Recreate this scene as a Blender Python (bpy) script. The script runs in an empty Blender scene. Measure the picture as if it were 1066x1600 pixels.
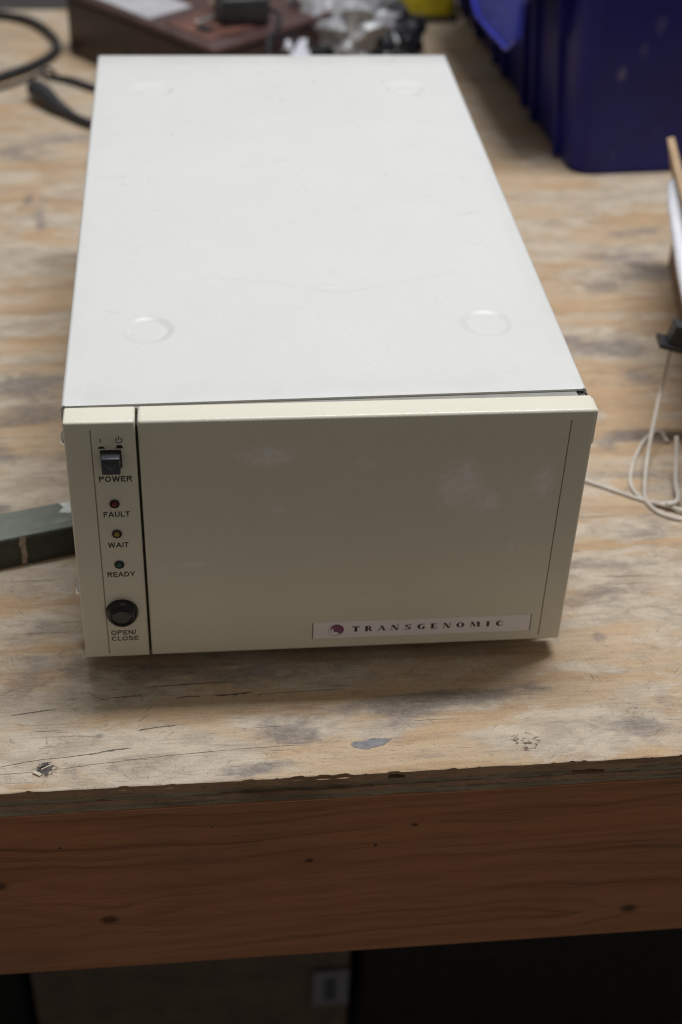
import bpy, bmesh, math, random
import numpy as np
from mathutils import Vector, Matrix, noise as mnoise
random.seed(7); rng = np.random.default_rng(11)
S = bpy.context.scene
COL = S.collection

# ------------------------------------------------------------------ camera
cam = bpy.data.cameras.new('camera'); camo = bpy.data.objects.new('camera', cam); COL.objects.link(camo)
camo.location = (0.0702, -0.6173, 0.5917)
camo.rotation_euler = tuple(math.radians(a) for a in (52.4066, -1.9138, -5.4684))
cam.sensor_fit = 'VERTICAL'; cam.sensor_height = 22.3; cam.sensor_width = 14.9
cam.lens = 31.242; cam.clip_start = .01; cam.clip_end = 60
cam.dof.use_dof = True; cam.dof.focus_distance = .782; cam.dof.aperture_fstop = 3.3; cam.dof.aperture_blades = 0
S.camera = camo
S.view_settings.view_transform = 'Standard'; S.view_settings.look = 'None'
S.cycles.filter_width = 1.15
S.view_settings.exposure = 0; S.view_settings.gamma = 1

# ------------------------------------------------------------------ light: dim room + ceiling fixtures
W = bpy.data.worlds.new('World'); S.world = W; W.use_nodes = True
W.node_tree.nodes['Background'].inputs[0].default_value = (1.0, .93, .82, 1)
W.node_tree.nodes['Background'].inputs[1].default_value = .155

def area(name, loc, sx, sy, power, col, tilt=0.0):
    """ceiling fixture, its long side along X, facing down (tilted about X by `tilt` degrees)"""
    l = bpy.data.lights.new(name, 'AREA'); l.shape = 'RECTANGLE'; l.size = sx; l.size_y = sy
    l.energy = power; l.color = col
    o = bpy.data.objects.new(name, l); COL.objects.link(o); o.location = loc
    o.rotation_euler = (math.radians(tilt), 0, 0)
    return o
area('ceiling_light', (.50, .42, 2.05), 1.3, .20, 42.0, (.95, .975, 1.0))
area('ceiling_light', (-.60, .70, 2.3), 1.0, .10, 1.8, (.95, .98, 1.0))
area('ceiling_light', (.1, 3.4, 2.4), 2.4, .4, 7, (.93, .96, 1.0), -40)
area('ceiling_light', (.30, -.20, 2.4), 1.3, .06, 1.6, (.97, .985, 1.0))

# ------------------------------------------------------------------ object helpers
def link(name, me, mats=None, parent=None, loc=None):
    o = bpy.data.objects.new(name, me); COL.objects.link(o)
    if mats is not None and me is not None:
        for m in (mats if isinstance(mats, (list, tuple)) else [mats]): me.materials.append(m)
    if parent: o.parent = parent
    if loc: o.location = loc
    return o
def thing(name, label, cat, loc=(0, 0, 0), rz=0, group=None):
    o = link(name, None); o.location = loc; o.rotation_euler = (0, 0, rz)
    o['label'] = label; o['category'] = cat
    if group: o['group'] = group
    return o
def tag(o, label, cat, group=None):
    o['label'] = label; o['category'] = cat
    if group: o['group'] = group
    return o
def bm_mesh(bm, name, smooth=False):
    me = bpy.data.meshes.new(name)
    bmesh.ops.recalc_face_normals(bm, faces=bm.faces)
    bm.to_mesh(me); bm.free()
    if smooth:
        for p in me.polygons: p.use_smooth = True
        me.set_sharp_from_angle(angle=math.radians(40)) if hasattr(me, 'set_sharp_from_angle') else None
    return me
def obj(name, bm, mat, parent=None, smooth=False, loc=None):
    return link(name, bm_mesh(bm, name, smooth), mat, parent, loc)
def add_box(bm, x0, x1, y0, y1, z0, z1, bev=0, seg=2, M=None):
    t = bmesh.new()
    bmesh.ops.create_cube(t, size=1)
    for v in t.verts:
        v.co = Vector((x0 + (v.co.x + .5) * (x1 - x0), y0 + (v.co.y + .5) * (y1 - y0), z0 + (v.co.z + .5) * (z1 - z0)))
    if bev: bmesh.ops.bevel(t, geom=t.edges[:], offset=bev, segments=seg, profile=.5, affect='EDGES')
    if M: bmesh.ops.transform(t, matrix=M, verts=t.verts)
    join(bm, t)
def join(bm, t):
    vm = {v: bm.verts.new(v.co) for v in t.verts}
    for f in t.faces:
        try: bm.faces.new([vm[v] for v in f.verts])
        except ValueError: pass
    t.free()
def box(*a, **k):
    bm = bmesh.new(); add_box(bm, *a, **k); return bm
def add_lathe(bm, prof, n=32, M=None):
    """profile of (r, h) along +Z; closed with caps where r > 0"""
    t = bmesh.new(); rings = []
    for r, h in prof:
        if r < 1e-7: rings.append([t.verts.new((0, 0, h))])
        else: rings.append([t.verts.new((r * math.cos(2 * math.pi * i / n), r * math.sin(2 * math.pi * i / n), h)) for i in range(n)])
    for a, b in zip(rings, rings[1:]):
        for i in range(n):
            j = (i + 1) % n
            if len(a) == 1 and len(b) == 1: continue
            if len(a) == 1: t.faces.new((a[0], b[i], b[j]))
            elif len(b) == 1: t.faces.new((a[i], a[j], b[0]))
            else: t.faces.new((a[i], a[j], b[j], b[i]))
    if len(rings[0]) > 1: t.faces.new(rings[0][::-1])
    if len(rings[-1]) > 1: t.faces.new(rings[-1])
    if M: bmesh.ops.transform(t, matrix=M, verts=t.verts)
    join(bm, t)
def lathe(prof, n=32, M=None):
    bm = bmesh.new(); add_lathe(bm, prof, n, M); return bm
FRONT = Matrix.Rotation(math.radians(90), 4, 'X')            # +Z of a profile points to -Y (out of the front face)
def T(x, y, z): return Matrix.Translation((x, y, z))
def smooth_path(P, k=8):
    P = [Vector(p) for p in P]; out = []
    for i in range(len(P) - 1):
        p0 = P[max(i - 1, 0)]; p1 = P[i]; p2 = P[i + 1]; p3 = P[min(i + 2, len(P) - 1)]
        for j in range(k):
            t = j / k
            out.append(.5 * ((2 * p1) + (p2 - p0) * t + (2 * p0 - 5 * p1 + 4 * p2 - p3) * t * t + (3 * p1 - p0 - 3 * p2 + p3) * t ** 3))
    out.append(P[-1]); return out
def add_tube(bm, P, r, n=10, k=8):
    if k > 1:
        Q = smooth_path(P, k)
        rr = [r] * len(Q) if not isinstance(r, (list, tuple)) else list(np.interp(np.linspace(0, len(P) - 1, len(Q)), range(len(P)), r))
    else: Q = [Vector(p) for p in P]; rr = [r] * len(Q) if not isinstance(r, (list, tuple)) else r
    up = None; rings = []
    for i, p in enumerate(Q):
        d = (Q[min(i + 1, len(Q) - 1)] - Q[max(i - 1, 0)]).normalized()
        if up is None: up = d.orthogonal().normalized()
        up = (up - d * up.dot(d)).normalized(); s = d.cross(up)
        rings.append([bm.verts.new(p + (up * math.cos(2 * math.pi * a / n) + s * math.sin(2 * math.pi * a / n)) * rr[i]) for a in range(n)])
    for a, b in zip(rings, rings[1:]):
        for i in range(n): bm.faces.new((a[i], a[(i + 1) % n], b[(i + 1) % n], b[i]))
    bm.faces.new(rings[0][::-1]); bm.faces.new(rings[-1])
def tube(P, r, n=10, k=8):
    bm = bmesh.new(); add_tube(bm, P, r, n, k); return bm
def prism(pts, z0, z1):
    """polygon in XY extruded along Z"""
    bm = bmesh.new(); add_prism(bm, pts, z0, z1); return bm
def add_prism(bm, pts, z0, z1, M=None):
    t = bmesh.new()
    a = [t.verts.new((x, y, z0)) for x, y in pts]; b = [t.verts.new((x, y, z1)) for x, y in pts]
    t.faces.new(a[::-1]); t.faces.new(b)
    for i in range(len(pts)):
        j = (i + 1) % len(pts); t.faces.new((a[i], a[j], b[j], b[i]))
    if M: bmesh.ops.transform(t, matrix=M, verts=t.verts)
    join(bm, t)

# ------------------------------------------------------------------ material helpers (tiny expression language over nodes)
class NT:
    def __init__(s, name):
        s.m = bpy.data.materials.new(name); s.m.use_nodes = True; s.t = s.m.node_tree
        s.b = s.t.nodes['Principled BSDF']
    def new(s, ty): return s.t.nodes.new(ty)
    def put(s, sock, v):
        if isinstance(v, E): s.t.links.new(v.s, sock)
        elif hasattr(v, 'is_output'): s.t.links.new(v, sock)
        else:
            if isinstance(v, tuple) and sock.type == 'RGBA' and len(v) == 3: v = (*v, 1)
            sock.default_value = v
    def math(s, op, *a, clamp=False):
        n = s.new('ShaderNodeMath'); n.operation = op; n.use_clamp = clamp
        for i, v in enumerate(a): s.put(n.inputs[i], v)
        return E(s, n.outputs[0])
    def coord(s, kind='Object'):
        return E(s, s.new('ShaderNodeTexCoord').outputs[kind])
    def sep(s, v):
        n = s.new('ShaderNodeSeparateXYZ'); s.put(n.inputs[0], v); return [E(s, o) for o in n.outputs]
    def comb(s, x, y, z):
        n = s.new('ShaderNodeCombineXYZ')
        for i, v in enumerate((x, y, z)): s.put(n.inputs[i], v)
        return E(s, n.outputs[0])
    def noise(s, vec, scale=1, detail=4, rough=.55, dist=0, dim='3D'):
        n = s.new('ShaderNodeTexNoise'); n.inputs['Scale'].default_value = scale
        s.put(n.inputs['Vector'], vec); n.inputs['Detail'].default_value = detail
        n.inputs['Roughness'].default_value = rough; n.inputs['Distortion'].default_value = dist
        return E(s, n.outputs['Fac'])
    def vor(s, vec, scale=1, feat='F1', rand=1):
        n = s.new('ShaderNodeTexVoronoi'); n.feature = feat; n.inputs['Scale'].default_value = scale
        s.put(n.inputs['Vector'], vec); n.inputs['Randomness'].default_value = rand
        return E(s, n.outputs['Distance'])
    def mul(s, vec, xyz):
        n = s.new('ShaderNodeVectorMath'); n.operation = 'MULTIPLY'; s.put(n.inputs[0], vec); n.inputs[1].default_value = xyz
        return E(s, n.outputs[0])
    def rot(s, vec, rz):
        n = s.new('ShaderNodeVectorRotate'); n.rotation_type = 'Z_AXIS'; s.put(n.inputs['Vector'], vec); n.inputs['Angle'].default_value = rz
        return E(s, n.outputs[0])
    def step(s, v, a, b, c=0., d=1.):
        n = s.new('ShaderNodeMapRange'); n.interpolation_type = 'SMOOTHSTEP' if True else 'LINEAR'
        s.put(n.inputs[0], v); n.inputs[1].default_value = a; n.inputs[2].default_value = b
        n.inputs[3].default_value = c; n.inputs[4].default_value = d
        return E(s, n.outputs[0])
    def mix(s, f, a, b):
        n = s.new('ShaderNodeMix'); n.data_type = 'RGBA'
        s.put(n.inputs[0], f); s.put(n.inputs[6], a); s.put(n.inputs[7], b)
        return E(s, n.outputs[2])
    def attr(s, name):
        n = s.new('ShaderNodeAttribute'); n.attribute_name = name; return E(s, n.outputs['Color'])
    def bump(s, h, strength=.3, dist=.001):
        n = s.new('ShaderNodeBump'); n.inputs['Strength'].default_value = strength; n.inputs['Distance'].default_value = dist
        s.put(n.inputs['Height'], h); s.t.links.new(n.outputs[0], s.b.inputs['Normal'])
    def set(s, **k):
        names = dict(color='Base Color', rough='Roughness', metal='Metallic', spec='Specular IOR Level', alpha='Alpha', coat='Coat Weight',
                     trans='Transmission Weight', sheen='Sheen Weight', coatr='Coat Roughness', ior='IOR')
        for n, v in k.items(): s.put(s.b.inputs[names[n]], v)
        return s.m
class E:
    def __init__(s, nt, sock): s.nt = nt; s.s = sock
    def __add__(a, b): return a.nt.math('ADD', a, b)
    __radd__ = __add__
    def __sub__(a, b): return a.nt.math('SUBTRACT', a, b)
    def __rsub__(a, b): return a.nt.math('SUBTRACT', b, a)
    def __mul__(a, b): return a.nt.math('MULTIPLY', a, b)
    __rmul__ = __mul__
    def __truediv__(a, b): return a.nt.math('DIVIDE', a, b)

def simple(name, col, rough=.5, var=.15, scale=60, bump=.0, bscale=900, bdist=.0002, **k):
    n = NT(name); c = n.coord()
    f = n.noise(c, scale, 5, .6)
    dark = tuple(x * (1 - var) for x in col); light = tuple(min(1, x * (1 + var)) for x in col)
    n.set(color=n.mix(n.step(f, .3, .7), dark, light), rough=n.step(n.noise(c, scale * 1.7, 3), .3, .7, max(0, rough - .06), min(1, rough + .06)), **k)
    if bump: n.bump(n.noise(c, bscale, 3), bump, bdist)
    return n.m

# --- beige powder coat; smudges = list of (x, z, rx, rz, strength) on the face y = 0
def paint(name, col, smudges=(), top=False):
    n = NT(name); c = n.coord(); x, y, z = n.sep(c)
    f = n.noise(c, 14, 5, .6)
    cc = n.mix(n.step(f, .3, .7), tuple(v * .985 for v in col), tuple(v * 1.01 for v in col))
    # faint handling grime and tiny specks
    g = n.noise(c, 55, 6, .65)
    cc = n.mix(n.step(g, .58, .78, 0, .12), cc, (.36, .31, .25))
    sp = n.vor(c, 95, 'F1'); gate = n.noise(c, 23, 2)
    cc = n.mix(n.step(sp, .055, .03) * n.step(gate, .62, .68, 0, .45), cc, (.2, .16, .12))
    if top:   # long faint rub marks
        r1 = n.noise(n.mul(n.rot(c, .35), (9, 260, 1)), 1, 4, .6, .6)
        r2 = n.noise(n.mul(n.rot(c, -1.1), (7, 300, 1)), 1, 4, .6, .8)
        cc = n.mix(n.step(r1, .70, .76, 0, .22) + n.step(r2, .71, .77, 0, .18), cc, (.42, .39, .36))
    if smudges:
        tot = None
        cl = n.noise(n.mul(c, (130, 130, 210)), 1, 9, .80, .8); cl2 = n.noise(c, 1100, 4, .7)
        for (sx, sz, rx, rz, st) in smudges:
            dx = (x - sx) / rx; dz = (z - sz) / rz
            d = n.math('SQRT', dx * dx + dz * dz)
            m = n.step(d, 1.3, .0, 0, st)
            tot = m if tot is None else n.math('MAXIMUM', tot, m)
        k = n.step(cl * .65 + cl2 * .35 + tot * .14, .50, .64) * n.step(tot, .02, .55)
        cc = n.mix(k * .62, cc, (.92, .89, .90))
    n.set(color=cc, rough=n.step(n.noise(c, 40, 4), .3, .7, .27, .36), spec=.5)
    n.bump(n.noise(c, 1100, 2, .6) * .9 + n.noise(c, 420, 2) * .5, .45, .00030)
    return n.m

def wood_top():
    n = NT('weathered_plywood'); c = n.coord(); x, y, z = n.sep(c)
    a = n.attr('stain'); st, og, wh = n.sep(a)
    w1 = n.noise(n.mul(c, (2.2, 7, 1)), 1, 4, .6); w2 = n.noise(n.mul(c, (9, 40, 1)), 1, 5, .65)
    w3 = n.noise(n.mul(c, (24, 60, 1)), 1, 6, .7, .4)
    yy = y + (w1 - .5) * .10
    band = n.noise(n.mul(n.comb(x * .55, yy, 0), (4, 44, 1)), 1, 3, .55)
    ring = n.math('SINE', band * 46.0 + w2 * 2)
    fine = n.noise(n.mul(c, (14, 620, 1)), 1, 6, .7)
    fib = n.noise(n.mul(c, (60, 1300, 1)), 1, 4, .7)
    base = n.mix(n.step(band, .38, .62), (.57, .43, .29), (.48, .325, .19))
    base = n.mix(n.step(ring, .3, 1, 0, .25), base, (.38, .225, .125))
    big = n.noise(n.mul(n.comb(x, yy, 0), (9, 24, 1)), 1, 5, .6, .7)
    ogm = n.step(og + (w2 - .5) * .6 + (w3 - .5) * .2 + (big - .5) * 1.0, .25, .65, 0, .62)
    base = n.mix(ogm, base, (.53, .345, .20))
    # weathered whitish grey bloom, ragged
    b1 = n.noise(n.mul(c, (7, 20, 1)), 1, 9, .70, .5)
    whm = n.step(b1 + wh * .32 - og * .30 + (w3 - .5) * .25, .44, .57, 0, .85)
    base = n.mix(whm, base, n.mix(n.step(w3, .40, .60), (.44, .365, .285), (.60, .51, .405)))
    # blue grey stain: broad cloud broken by fine grit
    b2 = n.noise(n.mul(c, (8, 26, 1)), 1, 8, .68, .6); b3 = n.noise(n.mul(c, (110, 190, 1)), 1, 9, .82)
    b4 = n.noise(n.mul(c, (42, 95, 1)), 1, 8, .75, .8)
    stm = n.step(b2 * .40 + b4 * .45 + (1 - big) * .15 + st * .27 - og * .12 + (b3 - .5) * .25, .50, .67, 0, .80)
    base = n.mix(stm, base, n.mix(n.step(b3, .42, .58), (.13, .112, .108), (.29, .245, .215)))
    # mottled dirt at the millimetre scale
    base = n.mix(n.step(b3, .54, .70, 0, .45), base, (.15, .115, .095))
    base = n.mix(n.step(b3, .46, .32, 0, .30), base, (.60, .51, .42))
    base = n.mix(n.step(fine, .52, .68, 0, .36), base, (.23, .15, .095))
    base = n.mix(n.step(fib, .44, .32, 0, .40), base, (.66, .57, .46))
    base = n.mix(n.step(fib, .55, .68, 0, .42), base, (.20, .15, .115))
    # scuffs: short dark scratches in several directions
    gate = n.noise(c, 22, 6, .7); sc = None
    for ang, sx, sy, lo, g0, g1 in ((.9, 60, 620, .615, .48, .60), (-.75, 55, 560, .615, .52, .42), (1.35, 75, 480, .62, .50, .60), (.12, 38, 620, .60, .42, .56)):
        q = n.noise(n.mul(n.rot(c, ang), (sx, sy, 1)), 1, 3, .6, .5)
        m = n.step(q, lo + .01, lo + .09, 0, .55) * n.step(gate, g0, g1)
        sc = m if sc is None else n.math('MAXIMUM', sc, m)
    base = n.mix(sc, base, (.12, .10, .095))
    crack = n.noise(n.mul(n.comb(x, y + (w1 - .5) * .012, 0), (8, 420, 1)), 1, 2, .5)
    ck = n.step(crack, .70, .73, 0, .8); base = n.mix(ck, base, (.07, .05, .04))
    g = n.noise(c, 330, 5, .8); g2 = n.noise(c, 1100, 2, .6)
    base = n.mix(n.step(g, .60, .68, 0, .65), base, (.10, .085, .08))
    base = n.mix(n.step(g2, .58, .70, 0, .45), base, (.15, .115, .09))
    base = n.mix(n.step(g2, .42, .30, 0, .35), base, (.68, .60, .49))
    # split knots: ragged rings
    kn = None
    for kx, ky, kr, kk in (KNOTS):
        dx = (x - kx) / 1.25; dy = y - ky
        d = n.math('SQRT', dx * dx + dy * dy)
        dd = d / kr + (n.noise(n.mul(c, (120, 260, 1)), 1, 4, .7) - .5) * 2.2
        m = n.step(n.math('SINE', dd * 9.0) + (n.noise(c, 300, 4, .75) - .5) * 3.5, .55, 1.1) * n.step(dd, 1.25, .75) * kk
        kn = m if kn is None else n.math('MAXIMUM', kn, m)
    base = n.mix(kn, base, (.085, .06, .045))
    n.set(color=base, rough=.72, spec=.25)
    n.bump(fine * .6 + fib * .6 + b3 * .9 - ck * 1.5 - sc * .6 - kn * 1.2, .6, .0008)
    return n.m
KNOTS = [(.247 - .145, -.0708 + .088, .0062, .95), (-.0195 - .145, -.0725 + .088, .0050, .8), (.315 - .145, -.053 + .088, .004, .35)]

def wood_edge(name, c1, c2, c3):
    n = NT(name); c = n.coord()
    g = n.noise(n.mul(c, (30, 1, 500)), 1, 5, .7); k = n.noise(n.mul(c, (260, 1, 700)), 1, 4, .7); l = n.noise(n.mul(c, (9, 1, 40)), 1, 4)
    cc = n.mix(n.step(g, .35, .65), c1, c2); cc = n.mix(n.step(k, .55, .7, 0, .8), cc, c3); cc = n.mix(n.step(l, .5, .7, 0, .5), cc, c3)
    n.set(color=cc, rough=.85, spec=.15); n.bump(g + k, .7, .0008); return n.m

def wood_rail():
    n = NT('fir_lumber'); c = n.coord(); x, y, z = n.sep(c)
    w = n.noise(n.mul(c, (3.0, 1, 9)), 1, 4, .5)
    zz = z + (w - .5) * .055; dark = None
    for kx, kz, s in ((-.137, -.117, 1.), (.180, -.139, 1.), (-.197, -.080, .9), (-.02, -.074, .5), (.04, -.048, .35)):
        dx = (x - kx) / 2.6; dz = z - kz
        d = n.math('SQRT', dx * dx + dz * dz)
        e = n.step(d, .024 * s, 0); sg = n.math('SIGN', dz)
        zz = zz + e * sg * (.011 * s)
        dx2 = (x - kx) / 1.35; d2 = n.math('SQRT', dx2 * dx2 + dz * dz)
        m = n.step(d2 + (n.noise(c, 700, 2) - .5) * .0016, .0034 * s, .0026 * s) if s > .4 else n.step(d2, .0016, .0010)
        rg = n.step(d2, .0060 * s, .003 * s, 0, .4)
        m = n.math('MAXIMUM', m * .75, rg)
        dark = m if dark is None else n.math('MAXIMUM', dark, m)
    ring = n.math('SINE', zz * 330.0 + n.noise(n.mul(c, (4, 1, 30)), 1, 3) * 5)
    ln = n.noise(n.mul(n.comb(x, 0, zz), (2.5, 1, 190)), 1, 4, .6); fib = n.noise(n.mul(c, (25, 1, 1500)), 1, 4, .65)
    blot = n.noise(n.mul(c, (8, 1, 22)), 1, 4)
    cc = n.mix(n.step(ring, .1, 1, 0, .5), (.44, .195, .095), (.35, .145, .068))
    cc = n.mix(n.step(ln, .5, .70, 0, .65), cc, (.17, .072, .037))
    cc = n.mix(n.step(blot, .45, .7, 0, .35), cc, (.24, .125, .075))
    cc = n.mix(n.step(fib, .5, .68, 0, .5), cc, (.12, .055, .032)); cc = n.mix(n.step(fib, .46, .32, 0, .3), cc, (.48, .24, .125))
    cc = n.mix(dark, cc, (.032, .016, .012))
    n.set(color=cc, rough=.7, spec=.2); n.bump(ring * .15 + fib * .6 - dark * .8, .4, .0006); return n.m

BEIGE = (.74, .695, .58)
M = dict(
    lid=paint('beige_lid_paint', (.66, .656, .635), top=True),  # same paint as the door, tint shifted to hold the cool top light
    door=paint('beige_door_paint', BEIGE, smudges=[(.106, .152, .022, .008, .75), (.158, .146, .014, .006, .35), (.2105, .130, .016, .020, 1.), (.225, .118, .012, .013, .7),
               (.2565, .130, .009, .014, .8), (.247, .120, .008, .012, .5), (.111, .117, .007, .005, .6), (.064, .080, .012, .0025, .65), (.132, .078, .010, .003, .35), (.243, .085, .003, .012, .35), (.19, .098, .02, .004, .3)]),
    panel=paint('beige_panel_paint', BEIGE),
    chassis=simple('chassis_grey', (.30, .285, .26), .5, .08),
    dark=simple('dark_void', (.03, .028, .026), .7),
    ink=simple('black_ink', (.008, .008, .009), .45, .1),
    black=simple('gloss_black_plastic', (.006, .006, .008), .20, .2, spec=.5),
    blackm=simple('matte_black_plastic', (.025, .025, .028), .42, .2, bump=.2),
    cap=simple('dark_grey_keycap', (.045, .047, .055), .30, .2, spec=.6, bump=.1),
    steel=simple('screw_steel', (.85, .84, .82), .18, .1, metal=1.0),
    rubber=simple('rubber', (.02, .02, .02), .75, .2),
    red=simple('red_lens', (.16, .012, .016), .2, .2, scale=600),
    yellow=simple('yellow_lens', (.30, .21, .05), .2, .25, scale=600),
    green=simple('green_lens', (.03, .11, .085), .2, .25, scale=600),
    plate=simple('name_plate_print', (.88, .83, .86), .35, .03, scale=300),
    letter=simple('name_plate_letter', (.018, .008, .014), .4, .1),
    purple=simple('emblem_purple', (.20, .055, .135), .4, .25, scale=700),
    lilac=simple('emblem_lilac', (.44, .37, .44), .4, .1),
    wood=wood_top(), rail=wood_rail(),
    ply1=wood_edge('ply_edge_dark', (.50, .32, .20), (.36, .225, .135), (.10, .065, .045)),
    ply2=wood_edge('ply_edge_grey', (.42, .33, .23), (.29, .225, .155), (.09, .075, .055)),
    scuff=simple('scratch_mark', (.46, .44, .41), .6, .3, scale=300),
    scuff2=simple('brown_scratch_mark', (.34, .24, .2), .6, .3, scale=300),
    knot=simple('knot_wood', (.10, .085, .075), .8, .6, scale=500, bump=.8, bdist=.001),
    sliver=simple('raised_sliver', (.55, .46, .36), .7, .2, scale=500, bump=.5),
    patch=simple('grey_filler', (.20, .19, .195), .7, .2, scale=260, bump=.4),
)

# ------------------------------------------------------------------ ground
bm = bmesh.new(); bmesh.ops.create_grid(bm, x_segments=2, y_segments=2, size=9)
n = NT('concrete_floor'); c = n.coord()
n.set(color=n.mix(n.noise(c, 3, 8, .65), (.16, .16, .165), (.25, .245, .24)), rough=.7); n.bump(n.noise(c, 90, 5), .3, .002)
fl = obj('ground', bm, n.m, loc=(0, 2, -.92)); fl['kind'] = 'structure'

# ------------------------------------------------------------------ workbench
BL = {'stain':[(0.204,-0.035,0.0522,0.0073,0.9),(0.181,-0.043,0.0221,0.0092,0.8),(0.247,-0.029,0.0226,0.0069,0.6),(0.114,-0.056,0.0144,0.0149,0.7),(0.093,-0.076,0.0175,0.0042,0.6),(0.074,-0.075,0.007,0.0047,0.5),(-0.039,-0.002,0.011,0.0163,0.4),(-0.014,0.002,0.0111,0.0065,0.4),(0.314,-0.066,0.0184,0.0099,0.6),(0.335,-0.043,0.0113,0.0104,0.4),(0.275,-0.042,0.015,0.0077,0.4),(0.194,-0.076,0.0143,0.0029,0.7),(-0.009,-0.076,0.0041,0.0065,0.3),(0.022,-0.073,0.0028,0.0047,0.5),(0.016,-0.051,0.0043,0.0024,0.7),(-0.05,0.316,0.0335,0.0164,0.7),(-0.057,0.273,0.0324,0.0119,0.5),(-0.057,0.165,0.0064,0.0057,0.9),(-0.078,0.634,0.0047,0.0096,0.9),(-0.059,0.59,0.0057,0.0289,0.6),(-0.057,0.776,0.0383,0.0161,0.5),(-0.092,0.738,0.0373,0.0154,0.4),(-0.067,0.233,0.0179,0.0144,0.4),(-0.032,0.045,0.0154,0.0118,0.3),(-0.029,0.071,0.0197,0.0061,0.3),(0.369,0.36,0.0209,0.008,0.9),(0.397,0.346,0.026,0.0138,0.8),(0.413,0.305,0.0304,0.0168,0.5),(0.443,0.507,0.0349,0.0146,0.5),(0.477,0.481,0.0172,0.0299,0.6),(0.478,0.549,0.03,0.0103,0.6),(0.39,0.219,0.0285,0.0098,0.7),(0.368,0.21,0.0235,0.0113,0.7),(0.378,0.176,0.0275,0.0091,0.5),(0.331,0.079,0.0253,0.0078,0.5),(0.303,0.011,0.0039,0.0034,0.9),(0.367,0.115,0.0174,0.0138,0.5),(0.324,0.051,0.0246,0.0049,0.4),(0.373,0.157,0.0226,0.0074,0.4),(0.428,0.448,0.0224,0.0113,0.4),(0.072,-0.003,0.0677,0.012,0.5),(0.5,0.609,0.0187,0.0083,0.3)],
'orange':[(0.153,-0.026,0.0972,0.0037,0.8),(0.042,-0.034,0.0436,0.0036,0.6),(0.284,-0.033,0.0568,0.0042,0.6),(0.204,-0.059,0.0255,0.0035,0.8),(0.12,-0.068,0.0213,0.0038,0.7),(0.174,-0.07,0.0287,0.0039,0.5),(0.016,0.006,0.0225,0.0044,0.4),(-0.036,-0.038,0.0214,0.005,0.5),(0.309,-0.084,0.0181,0.0033,0.6),(0.441,0.65,0.038,0.0086,0.8),(0.491,0.575,0.0183,0.0079,0.7),(0.465,0.419,0.0221,0.0065,0.7),(0.388,0.419,0.0218,0.0076,0.6),(0.378,0.287,0.0249,0.0072,0.8),(0.398,0.248,0.0146,0.0051,0.8),(0.354,0.229,0.019,0.0041,0.6),(0.366,0.164,0.0181,0.0052,0.7),(0.377,0.104,0.0173,0.004,0.9),(0.327,0.098,0.0214,0.004,0.6),(0.3,0.034,0.0161,0.0036,0.5),(0.32,0.015,0.0279,0.0046,0.5),(-0.064,0.433,0.0311,0.0085,0.5),(-0.057,0.571,0.0227,0.0101,0.6),(-0.055,0.377,0.03,0.0099,0.7),(-0.044,0.445,0.0157,0.0108,0.6),(-0.102,0.86,0.0398,0.0087,0.6),(-0.078,0.708,0.0368,0.0074,0.6),(-0.058,0.232,0.0179,0.0048,0.5),(-0.098,1.0,0.0285,0.0121,0.4),(-0.048,0.06,0.0156,0.0048,0.4),(-0.03,0.025,0.0151,0.0034,0.4)],
'white':[(-0.005,-0.017,0.0439,0.0116,0.8),(0.042,-0.062,0.053,0.0107,0.6),(0.269,-0.07,0.0401,0.0098,0.8),(0.323,-0.032,0.0305,0.0053,0.7),(0.168,-0.057,0.0217,0.0059,0.5),(0.107,-0.046,0.0254,0.005,0.7),(0.311,-0.018,0.0308,0.0043,0.6),(-0.041,0.182,0.0259,0.0148,0.7),(-0.07,0.517,0.0328,0.0178,0.5),(0.324,0.033,0.0324,0.0072,0.6),(0.457,0.47,0.0342,0.0093,0.4),(0.389,0.335,0.0155,0.0058,0.5),(0.345,0.116,0.0261,0.0083,0.6),(-0.035,0.09,0.0241,0.0115,0.6),(0.501,0.637,0.038,0.01,0.6),(0.417,0.405,0.0326,0.0064,0.5),(-0.029,0.008,0.0224,0.0082,0.5),(-0.063,0.353,0.0294,0.0076,0.4),(0.364,0.249,0.0145,0.0068,0.6),(0.348,0.166,0.0136,0.0075,0.6)]}
OX, OY = .145, -.088                                   # origin of the bench: middle of its front edge
bench = thing('workbench', 'wooden workbench of weathered plywood on a reddish fir front rail', 'workbench', (OX, OY, 0), math.radians(.46))

def vnoise(x, y, sx, sy, seed):
    r = np.random.default_rng(seed); G = r.random((256, 256))
    u = x / sx + 77.3; v = y / sy + 31.7
    i = np.floor(u).astype(int); j = np.floor(v).astype(int); a = u - i; b = v - j
    a = a * a * (3 - 2 * a); b = b * b * (3 - 2 * b)
    g = lambda p, q: G[p % 256, q % 256]
    return (g(i, j) * (1 - a) + g(i + 1, j) * a) * (1 - b) + (g(i, j + 1) * (1 - a) + g(i + 1, j + 1) * a) * b - .5
X0, X1, YB = -.62, .95, 1.253                            # local extents of the top
def sheet(xs, ys, zf=None, yj=None):
    XX, YY = np.meshgrid(xs, ys, indexing='ij')
    if yj is not None: YY = YY + yj(XX, YY)
    ZZ = zf(XX, YY) if zf else np.zeros_like(XX)
    nx, ny = len(xs), len(ys); idx = np.arange(nx * ny).reshape(nx, ny)
    q = np.stack([idx[:-1, :-1], idx[1:, :-1], idx[1:, 1:], idx[:-1, 1:]], -1).reshape(-1, 4)
    return np.stack([XX, YY, ZZ], -1).reshape(-1, 3), q, idx
V1, Q1, _ = sheet(np.arange(X0, X1, .004), np.arange(.0062, YB, .004))
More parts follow.
